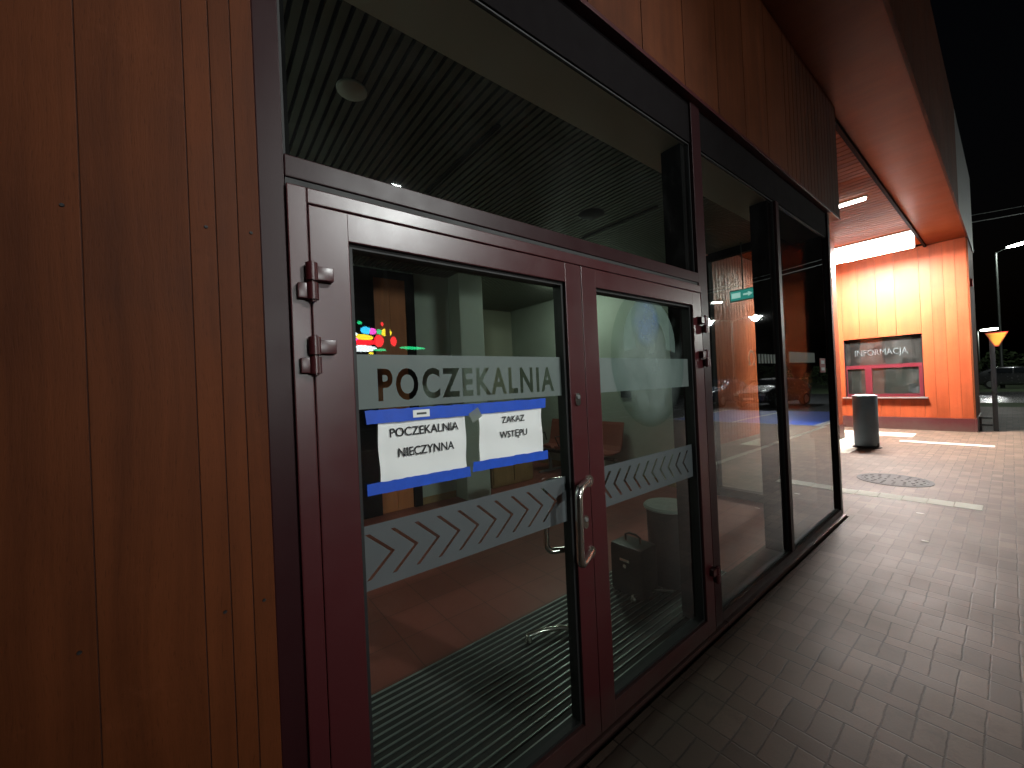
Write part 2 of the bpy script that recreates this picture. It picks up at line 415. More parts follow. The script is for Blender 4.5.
# --- curtain wall frame (fixed)
fr = MB()
fr.box(-.2, .0, .120, .178, 0, 3.149, .003)              # left jamb
fr.box(-.2, .0, 2.325, 2.433, 0, 3.149, .003)            # post beside doors
fr.box(-.17, .0, 3.662, 3.728, .075, 2.90, .003)
fr.box(-.2, .0, 5.132, 5.200, 0, 3.149, .003)            # corner post
fr.box(-.2, .001, .1785, 2.3245, 2.067, 2.124, .003)     # transom over doors
    # head
fr.box(-.2, .0, 2.4335, 5.1315, .0, .072, .003)          # sill of fixed lights
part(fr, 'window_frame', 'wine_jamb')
part(MB().box(-.028, -.012, .1785, 2.3245, 2.905, 3.148, .003), 'head_frame', 'wine_dark'); part(MB().box(-.028, -.012, 2.4335, 5.1315, 2.905, 3.148, .003), 'head_frame', 'wine_dark')  # near-black colour paints in the deep shade on the head
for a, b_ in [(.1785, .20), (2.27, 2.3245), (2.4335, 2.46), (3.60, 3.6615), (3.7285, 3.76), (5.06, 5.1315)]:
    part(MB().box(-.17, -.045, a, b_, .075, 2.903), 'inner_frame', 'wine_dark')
part(MB().box(-.11, .022, .118, 2.45, -.02, .014, .003).box(-.05, .024, 2.45, 5.21, -.02, .018, .003), 'threshold', 'wine')
# fixed panes
for (a, b_, z0, z1) in [(.178, 2.325, 2.124, 2.905), (2.433, 3.662, .072, 2.905), (3.728, 5.132, .072, 2.905)]:
    pn = MB().poly([(-.03, a, z0), (-.03, b_, z0), (-.03, b_, z1), (-.03, a, z1)])
    part(pn, 'glass_pane', 'glass')
gk = MB()
def rect_gasket(a, b_, z0, z1, t=.007, x0=-.034, x1=-.020):
    gk.box(x0, x1, a, a+t, z0, z1).box(x0, x1, b_-t, b_, z0, z1).box(x0, x1, a+t, b_-t, z0, z0+t).box(x0, x1, a+t, b_-t, z1-t, z1)
for q in [(.179, 2.324, 2.125, 2.904), (2.434, 3.661, .073, 2.904), (3.729, 5.131, .073, 2.904)]: rect_gasket(*q)
part(gk, 'gasket', 'rubber')

# stickers on the fixed lights
def band_ring(mb, y, z, r0, r1, x, n=28, a0=0, a1=360):
    vs = []
    for k in range(n+1):
        a = R(a0 + (a1-a0)*k/n)
        vs.append((mb.bm.verts.new((x, y+r0*math.cos(a), z+r0*math.sin(a))), mb.bm.verts.new((x, y+r1*math.cos(a), z+r1*math.sin(a)))))
    for p, q in zip(vs, vs[1:]): mb.bm.faces.new((p[0], p[1], q[1], q[0]))
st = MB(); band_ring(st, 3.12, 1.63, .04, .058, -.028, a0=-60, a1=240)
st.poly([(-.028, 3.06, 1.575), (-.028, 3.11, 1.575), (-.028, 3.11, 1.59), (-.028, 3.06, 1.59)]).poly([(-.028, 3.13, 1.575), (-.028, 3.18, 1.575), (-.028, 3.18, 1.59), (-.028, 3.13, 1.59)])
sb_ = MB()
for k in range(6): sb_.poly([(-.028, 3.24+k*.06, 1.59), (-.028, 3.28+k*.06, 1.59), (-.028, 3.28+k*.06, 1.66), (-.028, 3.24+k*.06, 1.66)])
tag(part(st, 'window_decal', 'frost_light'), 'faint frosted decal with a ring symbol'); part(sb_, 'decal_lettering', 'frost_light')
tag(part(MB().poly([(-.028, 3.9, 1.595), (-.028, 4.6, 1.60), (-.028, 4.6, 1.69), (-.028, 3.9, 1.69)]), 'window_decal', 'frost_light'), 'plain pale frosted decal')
rs = part(MB().box(-.0285, -.027, 4.76, 4.93, 1.50, 1.64), 'warning_sticker', 'red')
tag(rs, 'small red sticker with white blocks')
part(MB().box(-.0268, -.0262, 4.79, 4.90, 1.585, 1.62).box(-.0268, -.0262, 4.79, 4.90, 1.52, 1.55), 'sticker_block', 'white_road', rs)

# --- door surround and two leaves
df = MB()
df.box(-.06, .012, .179, .2255, .015, 2.045, .003).box(-.06, .012, 2.281+.042, 2.3242, .015, 2.045, .002)
df.box(-.06, .012, .2257, 2.3228, 2.004, 2.045, .003)
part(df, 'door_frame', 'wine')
part(MB().box(-.07, -.004, .18, 2.32, 2.046, 2.066), 'shadow_gap', 'rubber')

def outline_text(body, sz, sxf, yc, zc, x, offset=0.0, width=None):
    """text as a list of closed 2-D splines in facade coordinates (y, z)"""
    cu = bpy.data.curves.new('t', 'FONT'); cu.body = body; cu.size = sz; cu.align_x = 'CENTER'; cu.align_y = 'CENTER'; cu.resolution_u = 5; cu.offset = offset
    return cu
def text_mesh(name, body, cap, width, origin, ydir, parent, m, out=None, bold=0.0):
    """flat lettering; ydir = reading direction, up is z"""
    cu = bpy.data.curves.new('lettering', 'FONT'); cu.body = body; cu.size = 1; cu.resolution_u = 4; cu.offset = bold
    to = bpy.data.objects.new('tmp', cu); col.objects.link(to)
    dg = bpy.context.evaluated_depsgraph_get()
    me = bpy.data.meshes.new_from_object(to.evaluated_get(dg)); bpy.data.objects.remove(to)
    xs = [v.co.x for v in me.vertices]
    capH = .729
    x0, x1 = min(xs), max(xs); cx = (x0+x1)/2
    ydir = Vector(ydir); o3 = Vector(origin)
    sx_ = width/(x1-x0); sy = cap/capH
    for v in me.vertices:
        u = (v.co.x-cx)*sx_; w_ = (v.co.y-capH/2)*sy
        v.co = ydir*u + Vector((0, 0, w_))
    me.materials.clear(); me.materials.append(mt[m])
    o = bpy.data.objects.new(name, me); col.objects.link(o)
    root = Vector((0,0,0)); p = parent
    while p is not None: root += p.location; p = p.parent
    o.parent = parent; o.location = o3 - root
    return o
def cut_band(name, rect, holes_text, holes_poly, x, parent, m):
    """frosted film on the glass with real cut-outs: even-odd filled flat curve"""
    cu = bpy.data.curves.new('film', 'CURVE'); cu.dimensions = '2D'; cu.fill_mode = 'BOTH'; cu.resolution_u = 5
    def add_poly(pts):
        s = cu.splines.new('POLY'); s.points.add(len(pts)-1)
        for q, (a, b_) in zip(s.points, pts): q.co = (a, b_, 0, 1)
        s.use_cyclic_u = True
    y0, y1, z0, z1 = rect
    add_poly([(y0, z0), (y1, z0), (y1, z1), (y0, z1)])
    for h in holes_poly: add_poly(h)
    if holes_text:
        body, cap, ya, yb, zc = holes_text
        tc = bpy.data.curves.new('t', 'FONT'); tc.body = body; tc.size = 1; tc.resolution_u = 4; tc.space_character = 1.22
        to = bpy.data.objects.new('tmp', tc); col.objects.link(to)
        dg = bpy.context.evaluated_depsgraph_get()
        c2 = to.evaluated_get(dg).to_curve(dg)
        allp = []
        for s in c2.splines:
            n = len(s.bezier_points); pts = []
            for i in range(n):
                a, b_ = s.bezier_points[i], s.bezier_points[(i+1) % n]
                for k in range(4):
                    t = k/4; p = (1-t)**3*a.co + 3*(1-t)**2*t*a.handle_right + 3*(1-t)*t*t*b_.handle_left + t**3*b_.co
                    pts.append((p.x, p.y))
            clean = []
            for p in pts:
                if not clean or (abs(p[0]-clean[-1][0]) + abs(p[1]-clean[-1][1])) > 1e-4: clean.append(p)
            allp.append(clean)
        def fat(l, d):
            n = len(l); o_ = []
            for i in range(n):
                a, c = Vector(l[i-1]), Vector(l[(i+1) % n]); b_ = Vector(l[i])
                e1, e2 = (b_-a).normalized(), (c-b_).normalized()
                n1, n2 = Vector((-e1.y, e1.x)), Vector((-e2.y, e2.x)); m_ = n1+n2
                m_ = m_/max(.5, m_.length_squared)*2 if m_.length > 1e-3 else n1
                o_.append((b_.x+m_.x*d, b_.y+m_.y*d))
            return o_
        area = lambda l: sum(l[i-1][0]*l[i][1]-l[i][0]*l[i-1][1] for i in range(len(l)))
        big_ = max(allp, key=lambda l: abs(area(l)))
        sgn = -1 if area(big_) > 0 else 1
        allp = [fat(l, .030*sgn) for l in allp]
        xs = [p[0] for l in allp for p in l]; x0, x1 = min(xs), max(xs)
        for l in allp:
            add_poly([(ya + (p[0]-x0)/(x1-x0)*(yb-ya), zc + (p[1]/.729-.5)*cap) for p in l])
        to.to_curve_clear() if hasattr(to, 'to_curve_clear') else None
        bpy.data.objects.remove(to)
    co = bpy.data.objects.new('tmp', cu); col.objects.link(co)
    dg = bpy.context.evaluated_depsgraph_get()
    me = bpy.data.meshes.new_from_object(co.evaluated_get(dg)); bpy.data.objects.remove(co)
    root = Vector((0,0,0)); p = parent
    while p is not None: root += p.location; p = p.parent
    for v in me.vertices: v.co = Vector((x, v.co.x, v.co.y)) - root
    me.materials.clear(); me.materials.append(mt[m])
    o = bpy.data.objects.new(name, me); col.objects.link(o); o.parent = parent
    return o
def chevrons(y_first, n, step, dirn, zc, half, arm, t):
    H = []
    for k in range(n):
        ya = y_first + k*step
        # apex at ya, arms reach back against dirn
        H.append([(ya, zc), (ya-dirn*arm, zc+half), (ya-dirn*(arm+t), zc+half), (ya-dirn*t, zc), (ya-dirn*(arm+t), zc-half), (ya-dirn*arm, zc-half)])
    return H
leaves = []
for i, (a, b_) in enumerate([(.2275, 1.2745), (1.2775, 2.3215)]):
    g0, g1 = (.328, 1.179) if i == 0 else (1.373, 2.222)
    z0, z1 = .105, 1.922
    lf = MB()
    lf.box(-.055, .010, a, g0, .017, 2.002, .003).box(-.055, .010, g1, b_, .017, 2.002, .003)
    lf.box(-.055, .0095, g0-.004, g1+.004, z1, 2.0018, .003).box(-.055, .0095, g0-.004, g1+.004, .0172, z0, .003)
    o = part(lf, 'door_leaf', 'wine', origin=(0, (a+b_)/2, 0))
    o['label'] = 'left door leaf with two taped notices' if i == 0 else 'right door leaf with reflection patches painted on its pane'
    leaves.append(o)
    # bevelled glazing beads
    bd = MB()
    for (ya, yb, za, zb) in [(g0, g0+.012, z0, z1), (g1-.012, g1, z0, z1), (g0+.012, g1-.012, z0, z0+.012), (g0+.012, g1-.012, z1-.012, z1)]:
        bd.box(-.052, -.006, ya, yb, za, zb)
    bd.build('glazing_bead', 'rubber', o)
    MB().box(-.051, -.020, g0+.012, g0+.05, z0+.012, z1-.012).box(-.051, -.04, g1-.045, g1-.012, z0+.012, z1-.012).build('spacer_edge', 'wine_dark', o) if False else None
    MB().poly([(-.03, g0+.011, z0+.011), (-.03, g1-.011, z0+.011), (-.03, g1-.011, z1-.011), (-.03, g0+.011, z1-.011)]).build('glass_pane', 'glass', o)
    ht = ('POCZEKALNIA', .095, .404, 1.125, 1.528) if i == 0 else None
    ub = cut_band('frosted_band', (g0+.0125, g1-.0125, 1.456, 1.615), ht, [], -.0285, o, 'frost')
    ub['label'] = 'upper frosted band with cut out waiting room lettering' if i == 0 else 'plain upper frosted band'
    hp = chevrons(.434, 10, .0755, 1, 1.03, .066, .073, .013) if i == 0 else chevrons(1.40, 10, .0775, -1, 1.03, .062, .05, .017)
    lb = cut_band('frosted_band', (g0+.0125, g1-.0125, .935, 1.121), None, hp, -.0285, o, 'frost_low')
    lb['label'] = 'lower frosted band with chevrons pointing right' if i == 0 else 'lower frosted band with chevrons pointing left'
    # hinges
    for hz in ((1.795, 1.605, .35) if i == 0 else (1.815, 1.615, .35)):
        hy = .2265 if i == 0 else 2.3225
        d = 1 if i == 0 else -1
        h = MB()
        h.cyl((.030, hy, hz-.047), (.030, hy, hz-.004), .0145, seg=20).cyl((.030, hy, hz+.002), (.030, hy, hz+.047), .0145, seg=20)
        h.cyl((.030, hy, hz-.052), (.030, hy, hz+.052), .007, seg=14)
        h.box(.010, .036, hy+d*.006, hy+d*.052, hz+.004, hz+.040, .003)
        h.box(.012, .034, hy-d*.034, hy-d*.006, hz-.045, hz-.006, .003)
        h.build('hinge', 'wine', o, smooth=True)
L0, L1 = leaves
# pull handle (offset D handle on the left leaf)
hp = []
def arc(c, r, a0, a1, fn, n=7):
    return [fn(c, r, R(a0+(a1-a0)*k/n)) for k in range(n+1)]
ptop = Vector((.012, 1.262, 1.090)); pbot = Vector((.012, 1.258, .792))
dirv = Vector((.066, -.135, 0))
pts = [ptop]
g_t = ptop + dirv; g_b = pbot + dirv
for k in range(1, 4): pts.append(ptop + dirv*(k/4.2))
for k in range(0, 7):
    t = k/6; a = t*math.pi/2
    pts.append(g_t + Vector((0, 0, -.035)) - dirv.normalized()*.035*(1-math.sin(a)) + Vector((0, 0, .035*math.cos(a))))
for k in range(1, 8): pts.append((g_t+Vector((0,0,-.035))).lerp(g_b+Vector((0,0,.035)), k/8))
for k in range(0, 7):
    a = k/6*math.pi/2
    pts.append(g_b + Vector((0, 0, .035)) - dirv.normalized()*.035*(1-math.cos(a)) - Vector((0, 0, .035*math.sin(a))))
for k in range(1, 4): pts.append(pbot + dirv*((4.2-1-k)/4.2 if k < 3 else .2))
pts.append(pbot)
hd = MB().tube(pts, .0155, 16)
hobj = hd.build('pull_handle', 'steel', L0, smooth=True)
for p_ in (ptop, pbot):
    MB().cyl((.0102, p_.y, p_.z), (.018, p_.y, p_.z), .024, seg=28).build('rosette', 'steel', L0, smooth=True)
# inner pull handle on the room side
pin = [Vector((-.056-(p.x-.012)*.9, p.y, p.z)) for p in pts]
MB().tube(pin, .0135, 16).build('pull_handle', 'steel', L0, smooth=True)['label'] = 'room side pull handle'
# key escutcheons
def escutcheon(y, z, parent):
    e = MB()
    e.cyl((.0102, y, z+.012), (.017, y, z+.012), .0145, seg=24).cyl((.0102, y, z-.012), (.017, y, z-.012), .0145, seg=24).box(.0103, .0168, y-.0143, y+.0143, z-.012, z+.012)
    k = e.build('lock_escutcheon', 'steel', parent, smooth=True)
    MB().cyl((.0172, y, z+.010), (.0215, y, z+.010), .0085, seg=20).build('lock_cylinder', 'tin', parent, smooth=True)
escutcheon(1.217, 1.437, L0); escutcheon(1.232, .925, L0)
# smear painted on the right pane to stand in for a reflected emblem
def reflection(yc, zc, ry, rz, m, x=-.0275):
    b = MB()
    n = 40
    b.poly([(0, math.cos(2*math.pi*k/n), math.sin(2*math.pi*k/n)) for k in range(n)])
    o = b.build('painted_reflection', m, L1, origin=(0,0,0))
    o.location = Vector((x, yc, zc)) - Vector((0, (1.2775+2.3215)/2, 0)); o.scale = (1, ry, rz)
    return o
def flat_reflection(pieces, m, x, label):
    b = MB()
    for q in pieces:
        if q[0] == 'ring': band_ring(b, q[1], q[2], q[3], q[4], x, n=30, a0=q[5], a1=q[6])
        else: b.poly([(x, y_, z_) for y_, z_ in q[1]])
    o = b.build('painted_reflection', m, L1); o['label'] = label
flat_reflection([('ring', 1.84, 1.69, .14, .235, -10, 190)], 'arch', -.0272, 'pale arch shaped smear painted near the top of the pane')
reflection(1.80, 1.80, .13, .13, 'reflection_blue', -.0262)['label'] = 'bluish patch of painted reflection inside the pale arch'
reflection(1.83, 1.62, .33, .36, 'reflection', -.0256)['label'] = 'broad faint smear painted over the middle of the pane'

# --- interior shell (parts of the building)
part(MB().box(-5.3, -.2, -1.6, 5.2, -.05, -.002), 'floor', 'floor_in')
iw = MB().box(-3.9, -3.7, -1.6, 1.585, 0, 3.1).box(-3.9, -3.7, 2.19, 3.2, 0, 3.1).box(-3.9, -3.7, 1.585, 2.19, 2.97, 3.1).box(-5.4, -.25, -1.75, -1.6, 0, 3.1)
part(iw, 'inner_wall', 'plaster')
part(MB().box(-5.5, -5.3, 3.2, 5.1, 0, 3.1).box(-5.3, -3.9, 3.05, 3.2, 0, 3.1), 'inner_wall', 'plaster_olive')
part(MB().box(-5.5, -1.28, 5.1, 5.2, 0, 3.1), 'inner_wall', 'plaster')
part(MB().box(-3.69, -3.4, 2.72, 3.1, 0, 3.08, .01), 'column', 'plaster')
# end glazing looking into the passage
eg = MB()
for a, b_ in [(-1.28, -1.21), (-.66, -.46)]: eg.box(a, b_, 5.09, 5.2, .0, 3.05)
eg.box(-1.21, -.66, 5.1, 5.19, 2.98, 3.1).box(-.46, -.2, 5.1, 5.19, 2.98, 3.1).box(-1.21, -.66, 5.1, 5.19, 0, .1).box(-.46, -.2, 5.1, 5.19, 0, .1)
part(eg, 'end_window_frame', 'wine_dark')
part(MB().poly([(-1.21, 5.15, .1), (-.66, 5.15, .1), (-.66, 5.15, 2.98), (-1.21, 5.15, 2.98)]).poly([(-.46, 5.15, .1), (-.2, 5.15, .1), (-.2, 5.15, 2.98), (-.46, 5.15, 2.98)]), 'glass_pane', 'glass_dark')
# timber door with dark frame in the rear wall
rd = part(MB().box(-3.72, -3.66, 1.40, 1.67, 0, 3.02).box(-3.72, -3.66, 2.09, 2.2, 0, 3.02).box(-3.72, -3.66, 1.67, 2.09, 2.93, 3.02), 'rear_door', 'wine_dark')
MB().box(-3.76, -3.70, 1.67, 1.88, 0.0, 2.929).box(-3.76, -3.701, 1.884, 2.09, 0, 2.929).build('door_panel', 'door_wood', rd)
# ceiling: slats along x with dark gaps
sl = MB(); y = -1.55
while y < 5.05:
    sl.box(-5.3, -.32, y, y+.034, 3.05, 3.075); y += .052
part(sl, 'slatted_ceiling', 'ceil_slat')
part(MB().box(-5.4, -.2, -1.7, 5.1, 3.11, 3.2), 'ceiling_void', 'black')
part(MB().box(-.31, -.046, .18, 5.09, 2.915, 3.045), 'bulkhead', 'beam')
part(MB().box(-1.65, -.69, 1.40, 1.43, 3.040, 3.049), 'ceiling_slot', 'black'); part(MB().box(-1.65, -.77, 3.21, 3.24, 3.040, 3.049), 'ceiling_slot', 'black')
mt['night'] = emis('added interior fill glow', (.88, 1, .86), 110)
for q in ((-2.6, -.9, 0), (-3.1, 4.3, 0)): part(MB().lathe([(.001, 3.0), (.09, 3.0), (.11, 3.03), (.11, 3.049)], q), 'added_fill_light', 'night', smooth=True)  # unseen ceiling discs added to brighten the waiting room
part(MB().lathe([(.001, 3.035), (.062, 3.035), (.072, 3.040), (.074, 3.0495)], (-.90, .64, 0)), 'ceiling_speaker', 'white_metal', smooth=True)
part(MB().lathe([(.001, 3.040), (.10, 3.038), (.12, 3.0495)], (-1.21, 2.85, 0)), 'ceiling_downlight', 'black', smooth=True)

# ================================================================== CANOPY
CN = empty('canopy', (.3, 5, 4.4), 'wide wood clad canopy roof over the forecourt', 'canopy')
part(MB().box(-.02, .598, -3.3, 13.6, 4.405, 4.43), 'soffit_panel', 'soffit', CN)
part(MB().box(-.065, -.021, 5.51, 13.6, 4.36, 4.46), 'edge_beam', 'wine_dark', CN)
ps = MB(); y = 5.3
while y < 13.5:
    ps.box(-2.9, -.067, y, y+.125, 4.45, 4.475, .003); y += .14
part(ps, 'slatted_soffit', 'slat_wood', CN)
part(MB().box(-3, -.067, 5.2, 13.6, 4.50, 4.6), 'soffit_void', 'black', CN)
cf = MB(); cg = MB(); y = -3.3
while y < 15.5:
    y2 = min(y+.6, 15.6); (cf if y < 10.6 else cg).box(.60, .625, y+.003, y2-.003, 4.39, 6.3, .002); y = y2
part(cf, 'canopy_fascia', 'clad', CN); part(cg, 'canopy_fascia', 'tin', CN)['label'] = 'pale metal faced end of the fascia'
part(MB().box(.599, .628, -3.3, 15.6, 4.382, 4.389), 'edge_trim', 'clad_back', CN)
part(MB().box(-3, .598, -3.3, 15.6, 6.2, 6.3), 'roof_deck', 'black', CN)

# ================================================================== TICKET PAVILION
T = empty('ticket_pavilion', (-.8, 14.6, 0), 'brightly lit orange wood clad pavilion with ticket window at passage end', 'building')
TW0, TW1 = -1.64, -.17   # window opening
tc_ = MB(); x = -3.0
xs_ = [-3.0, -2.5, -2.07, TW0, -1.30, -.95, -.6, TW1, .02, .22, .41, .586]
for a, b_ in zip(xs_, xs_[1:]):
    if b_ <= TW0+1e-6 or a >= TW1-1e-6: tc_.box(a+.0018, b_-.0018, 13.6, 13.628, .30, 4.42, .002)
    else:
        tc_.box(a+.0018, b_-.0018, 13.6, 13.628, 2.33, 4.42, .002); tc_.box(a+.0018, b_-.0018, 13.6, 13.628, .30, .80, .002)
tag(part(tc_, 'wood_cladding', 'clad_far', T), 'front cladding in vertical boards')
part(MB().box(-3, TW0-.004, 13.608, 13.6285, .301, 4.4).box(TW1+.004, .584, 13.608, 13.6285, .301, 4.4), 'joint_backing', 'far_back', T)
part(MB().box(-3, TW0, 13.629, 15.5, 0, 4.42).box(TW1, .585, 13.629, 15.5, 0, 4.42).box(TW0, TW1, 13.629, 15.5, 0, .8).box(TW0, TW1, 13.629, 15.5, 2.33, 4.42), 'wall', 'black', T)
sd = MB(); y = 13.602
while y < 15.5:
    y2 = min(y+.38, 15.55); sd.box(.587, .612, y+.003, y2-.003, .30, 4.37, .002); y = y2
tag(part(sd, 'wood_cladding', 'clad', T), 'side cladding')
part(MB().box(-3.0, .60, 13.565, 13.599, 0, .299, .003).box(.6005, .63, 13.565, 15.5, 0, .299, .003), 'plinth', 'wine', T)
tf = part(MB().box(TW0+.02, TW0+.04, 13.66, 13.72, .8, 1.54).box(TW1-.085, TW1-.02, 13.66, 13.72, .8, 1.54).box(TW0+.02, TW1-.02, 13.66, 13.72, 1.54, 1.63).box(TW0+.04, TW1-.085, 13.66, 13.72, .8, .88)
     .box(-1.24, -1.11, 13.66, 13.72, .88, 1.54), 'ticket_window', paint('wine red window frame', (.075, .008, .014), .35, 0), T)
MB().box(TW0, TW0+.019, 13.63, 13.9, .8, 2.329).box(TW1-.019, TW1, 13.63, 13.9, .8, 2.329).box(TW0+.019, TW1-.019, 13.63, 13.9, 2.31, 2.329).build('reveal', 'wine_dark', tf)
MB().poly([(TW0+.02, 13.69, .86), (TW1-.02, 13.69, .86), (TW1-.02, 13.69, 2.31), (TW0+.02, 13.69, 2.31)]).build('glass_pane', 'glass_dark', tf)
MB().box(TW0-.06, TW1+.06, 13.52, 13.66, .765, .798, .004).build('window_sill', 'tin', tf)
text_mesh('lettering', 'INFORMACJA', .16, 1.0, (-.93, 13.684, 1.96), (1, 0, 0), tf, 'frost_dim')
part(MB().box(TW0, TW1, 14.3, 14.35, .8, 2.33), 'blind', paint('grey green blind', (.10, .13, .11), .7), T)
MB().box(.613, .66, 13.68, 13.74, 3.28, 3.46, .01).build('outdoor_lamp_box', 'red', T)
# pier between building and pavilion
PR = empty('wood_clad_pier', (-1.5, 11.1, 0), 'narrow wood clad pier standing in front of the ticket window wall', 'pier')
part(MB().box(-1.75, -1.25, 10.9, 11.3, .32, 4.44, .003), 'wood_cladding', 'clad_far', PR)
part(MB().box(-1.77, -1.23, 10.88, 11.32, 0, .319, .003), 'plinth', 'wine', PR)
# back wall of the passage
PW = empty('passage_wall', (-2.95, 9, 0), 'ribbed wood wall along the far side of the covered passage', 'wall')
pw = MB(); y = 5.2
while y < 13.5:
    pw.box(-3.0, -2.9, y+.004, min(y+.14, 13.59), 0, 4.44, .003); y += .15
part(pw, 'wood_cladding', 'clad_far', PW)

# passage luminaires
def luminaire(x0, x1, y, m, label, w_=.27):
    o = empty('ceiling_light', ((x0+x1)/2, y, 4.449), label, 'lamp')
    MB().box(x0-.02, x1+.02, y-w_-.02, y+w_+.02, 4.425, 4.4485, .003).build('housing', 'white_metal', o)
    MB().box(x0, x1, y-w_, y+w_, 4.385-(.20 if w_ > .1 else 0), 4.4245, .01).build('diffuser', m, o)
    if w_ > .1: MB().box(x0+.02, x1-.02, y-w_+.02, y+w_-.02, 4.175, 4.1845).build('downward_panel', 'tube_down', o)
    return o
luminaire(-1.55, -.10, 12.2, 'tube', 'long glaring ceiling light under the passage roof near the ticket window')
luminaire(-.75, -.30, 8.9, 'tube_dim', 'small narrow ceiling light over the middle of the passage', .03)
luminaire(-.5, -.09, 5.75, 'tube_dim', 'ceiling light half hidden behind the end of the wood fascia', .05)

# ================================================================== NOTICES ON THE DOOR
def notice(y0, y1, z0, z1, lines, label, skew):
    o = empty('paper_notice', (-.024, (y0+y1)/2, z0), label, 'notice')
    b = MB(); nu, nv = 22, 14; g = []
    for i in range(nu+1):
        row = []
        for j in range(nv+1):
            u, v = i/nu, j/nv
            yy = y0 + (y1-y0)*u + .0022*math.sin(v*7+y0*9)*(1 if u > .5 else -1)*abs(u-.5)*2
            zz = z0 + (z1-z0)*v + skew*(u-.5)
            xx = -.0262 + .0012*math.sin(u*9+v*4+y0*30) + .0016*math.sin(v*11+u*3)
            if i in (0, nu): xx += .002
            row.append(b.bm.verts.new((xx, yy, zz)))
        g.append(row)
    for i in range(nu):
        for j in range(nv): b.bm.faces.new((g[i][j], g[i+1][j], g[i+1][j+1], g[i][j+1]))
    b.build('sheet', 'paper', o, smooth=True)
    for (t, cap, wd, yc, zc) in lines:
        text_mesh('lettering', t, cap, wd, (-.0222, yc, zc), (0, 1, 0), o, 'ink', bold=.012)
    return o
notice(.397, .694, 1.232, 1.43, [('POCZEKALNIA', .0275, .235, .549, 1.381), ('NIECZYNNA', .0275, .192, .551, 1.319)], 'white paper notice reading POCZEKALNIA NIECZYNNA on the left door pane', .0)
notice(.749, 1.044, 1.232, 1.43, [('ZAKAZ', .0245, .108, .902, 1.383), ('WSTĘPU', .0245, .130, .901, 1.329)], 'white paper notice reading ZAKAZ WSTĘPU on the left door pane', .0)
def tape(y0, y1, za, zb, h, label, seed):
    rnd = random.Random(seed)
    b = MB(); n = 26; A = []; Bt = []
    for i in range(n+1):
        u = i/n; yy = y0+(y1-y0)*u; z = za+(zb-za)*u
        x = -.0206 + .0006*math.sin(u*23+seed) 
        e = rnd.uniform(-.0012, .0012)
        edge = rnd.uniform(-.003, .003) if i in (0, n) else 0
        A.append(b.bm.verts.new((x, yy+edge, z-h/2+e*.5))); Bt.append(b.bm.verts.new((x, yy-edge, z+h/2+e)))
    for i in range(n): b.bm.faces.new((A[i], A[i+1], Bt[i+1], Bt[i]))
    # thickness
    r = bmesh.ops.extrude_face_region(b.bm, geom=b.bm.faces[:])
    for v in r['geom']:
        if isinstance(v, bmesh.types.BMVert): v.co.x += .0004
    return tag(b.build('adhesive_tape', 'tape'), label, 'tape', 'blue tape holding the notices')
tape(.362, .735, 1.432, 1.430, .040, 'blue tape strip along the top of the POCZEKALNIA NIECZYNNA notice', 1)
tape(.728, 1.066, 1.430, 1.431, .038, 'blue tape strip along the top of the ZAKAZ WSTĘPU notice', 2)
tape(.358, .704, 1.224, 1.220, .034, 'blue tape strip along the bottom of the POCZEKALNIA NIECZYNNA notice', 3)
tape(.716, 1.066, 1.233, 1.226, .034, 'blue tape strip along the bottom of the ZAKAZ WSTĘPU notice', 4)
ct = MB().box(-.0198, -.0194, .712, .756, 1.392, 1.428, M=Matrix.Translation((0, .734, 1.41)) @ Matrix.Rotation(R(28), 4, 'X') @ Matrix.Translation((0, -.734, -1.41))).build('clear_tape', 'tape_clear')
tag(ct, 'crumpled clear tape between the two paper notices', 'tape')
lb = empty('paper_label', (-.019, .532, 1.418), 'small white label stuck on the upper blue tape', 'label')
MB().box(-.0196, -.0190, .506, .562, 1.420, 1.443).build('sheet', 'paper', lb)
ml = MB()
ml.box(-.0189, -.0188, .518, .551, 1.428, 1.4345)
ml.build('printed_mark', 'pole', lb)

part(MB().box(-3.699, -3.685, -1.6, 1.39, .0, .09).box(-3.699, -3.685, 2.21, 2.71, 0, .09), 'skirting', 'cab')
part(MB().box(-5.3, -1.29, 5.083, 5.099, .0, .09), 'skirting', 'cab')
part(MB().box(-2.62, -2.46, 5.07, 5.099, 1.25, 1.36, .006), 'wall_thermostat', 'wine_dark')
# ================================================================== THINGS INSIDE
dm = empty('entrance_mat', (-.5, 1.25, 0), 'black ribbed entrance mat with shiny aluminium strips inside the doors', 'mat')
MB().box(-.88, -.12, .12, 3.1, -.001, .006).build('mat_base', 'mat_rub', dm)
ms = MB(); x = -.868
while x < -.13:
    ms.box(x, x+.008, .13, 3.09, .006, .0125, .0015); x += .040
ms.build('metal_strip', 'alu', dm)
def doorstop(x, y, label):
    o = empty('door_stop', (x, y, .012), label, 'door stop')
    MB().lathe([(.022, .0), (.022, .018), (.016, .03), (.016, .038), (.012, .042)], (x, y, .012), 20).build('stop_base', 'steel', o, smooth=True)
    MB().tube([(x, y, .045), (x+.03, y+.08, .055), (x+.07, y+.19, .046), (x+.14, y+.26, .038)], .014, 10).build('stop_arm', 'steel', o, smooth=True)
doorstop(-.66, 1.44, 'small chrome door stop on the mat behind the left door leaf')
doorstop(-.50, 2.24, 'small chrome piece standing in for a reflection behind the right door leaf')  # added chrome piece that stands in for a faint reflection
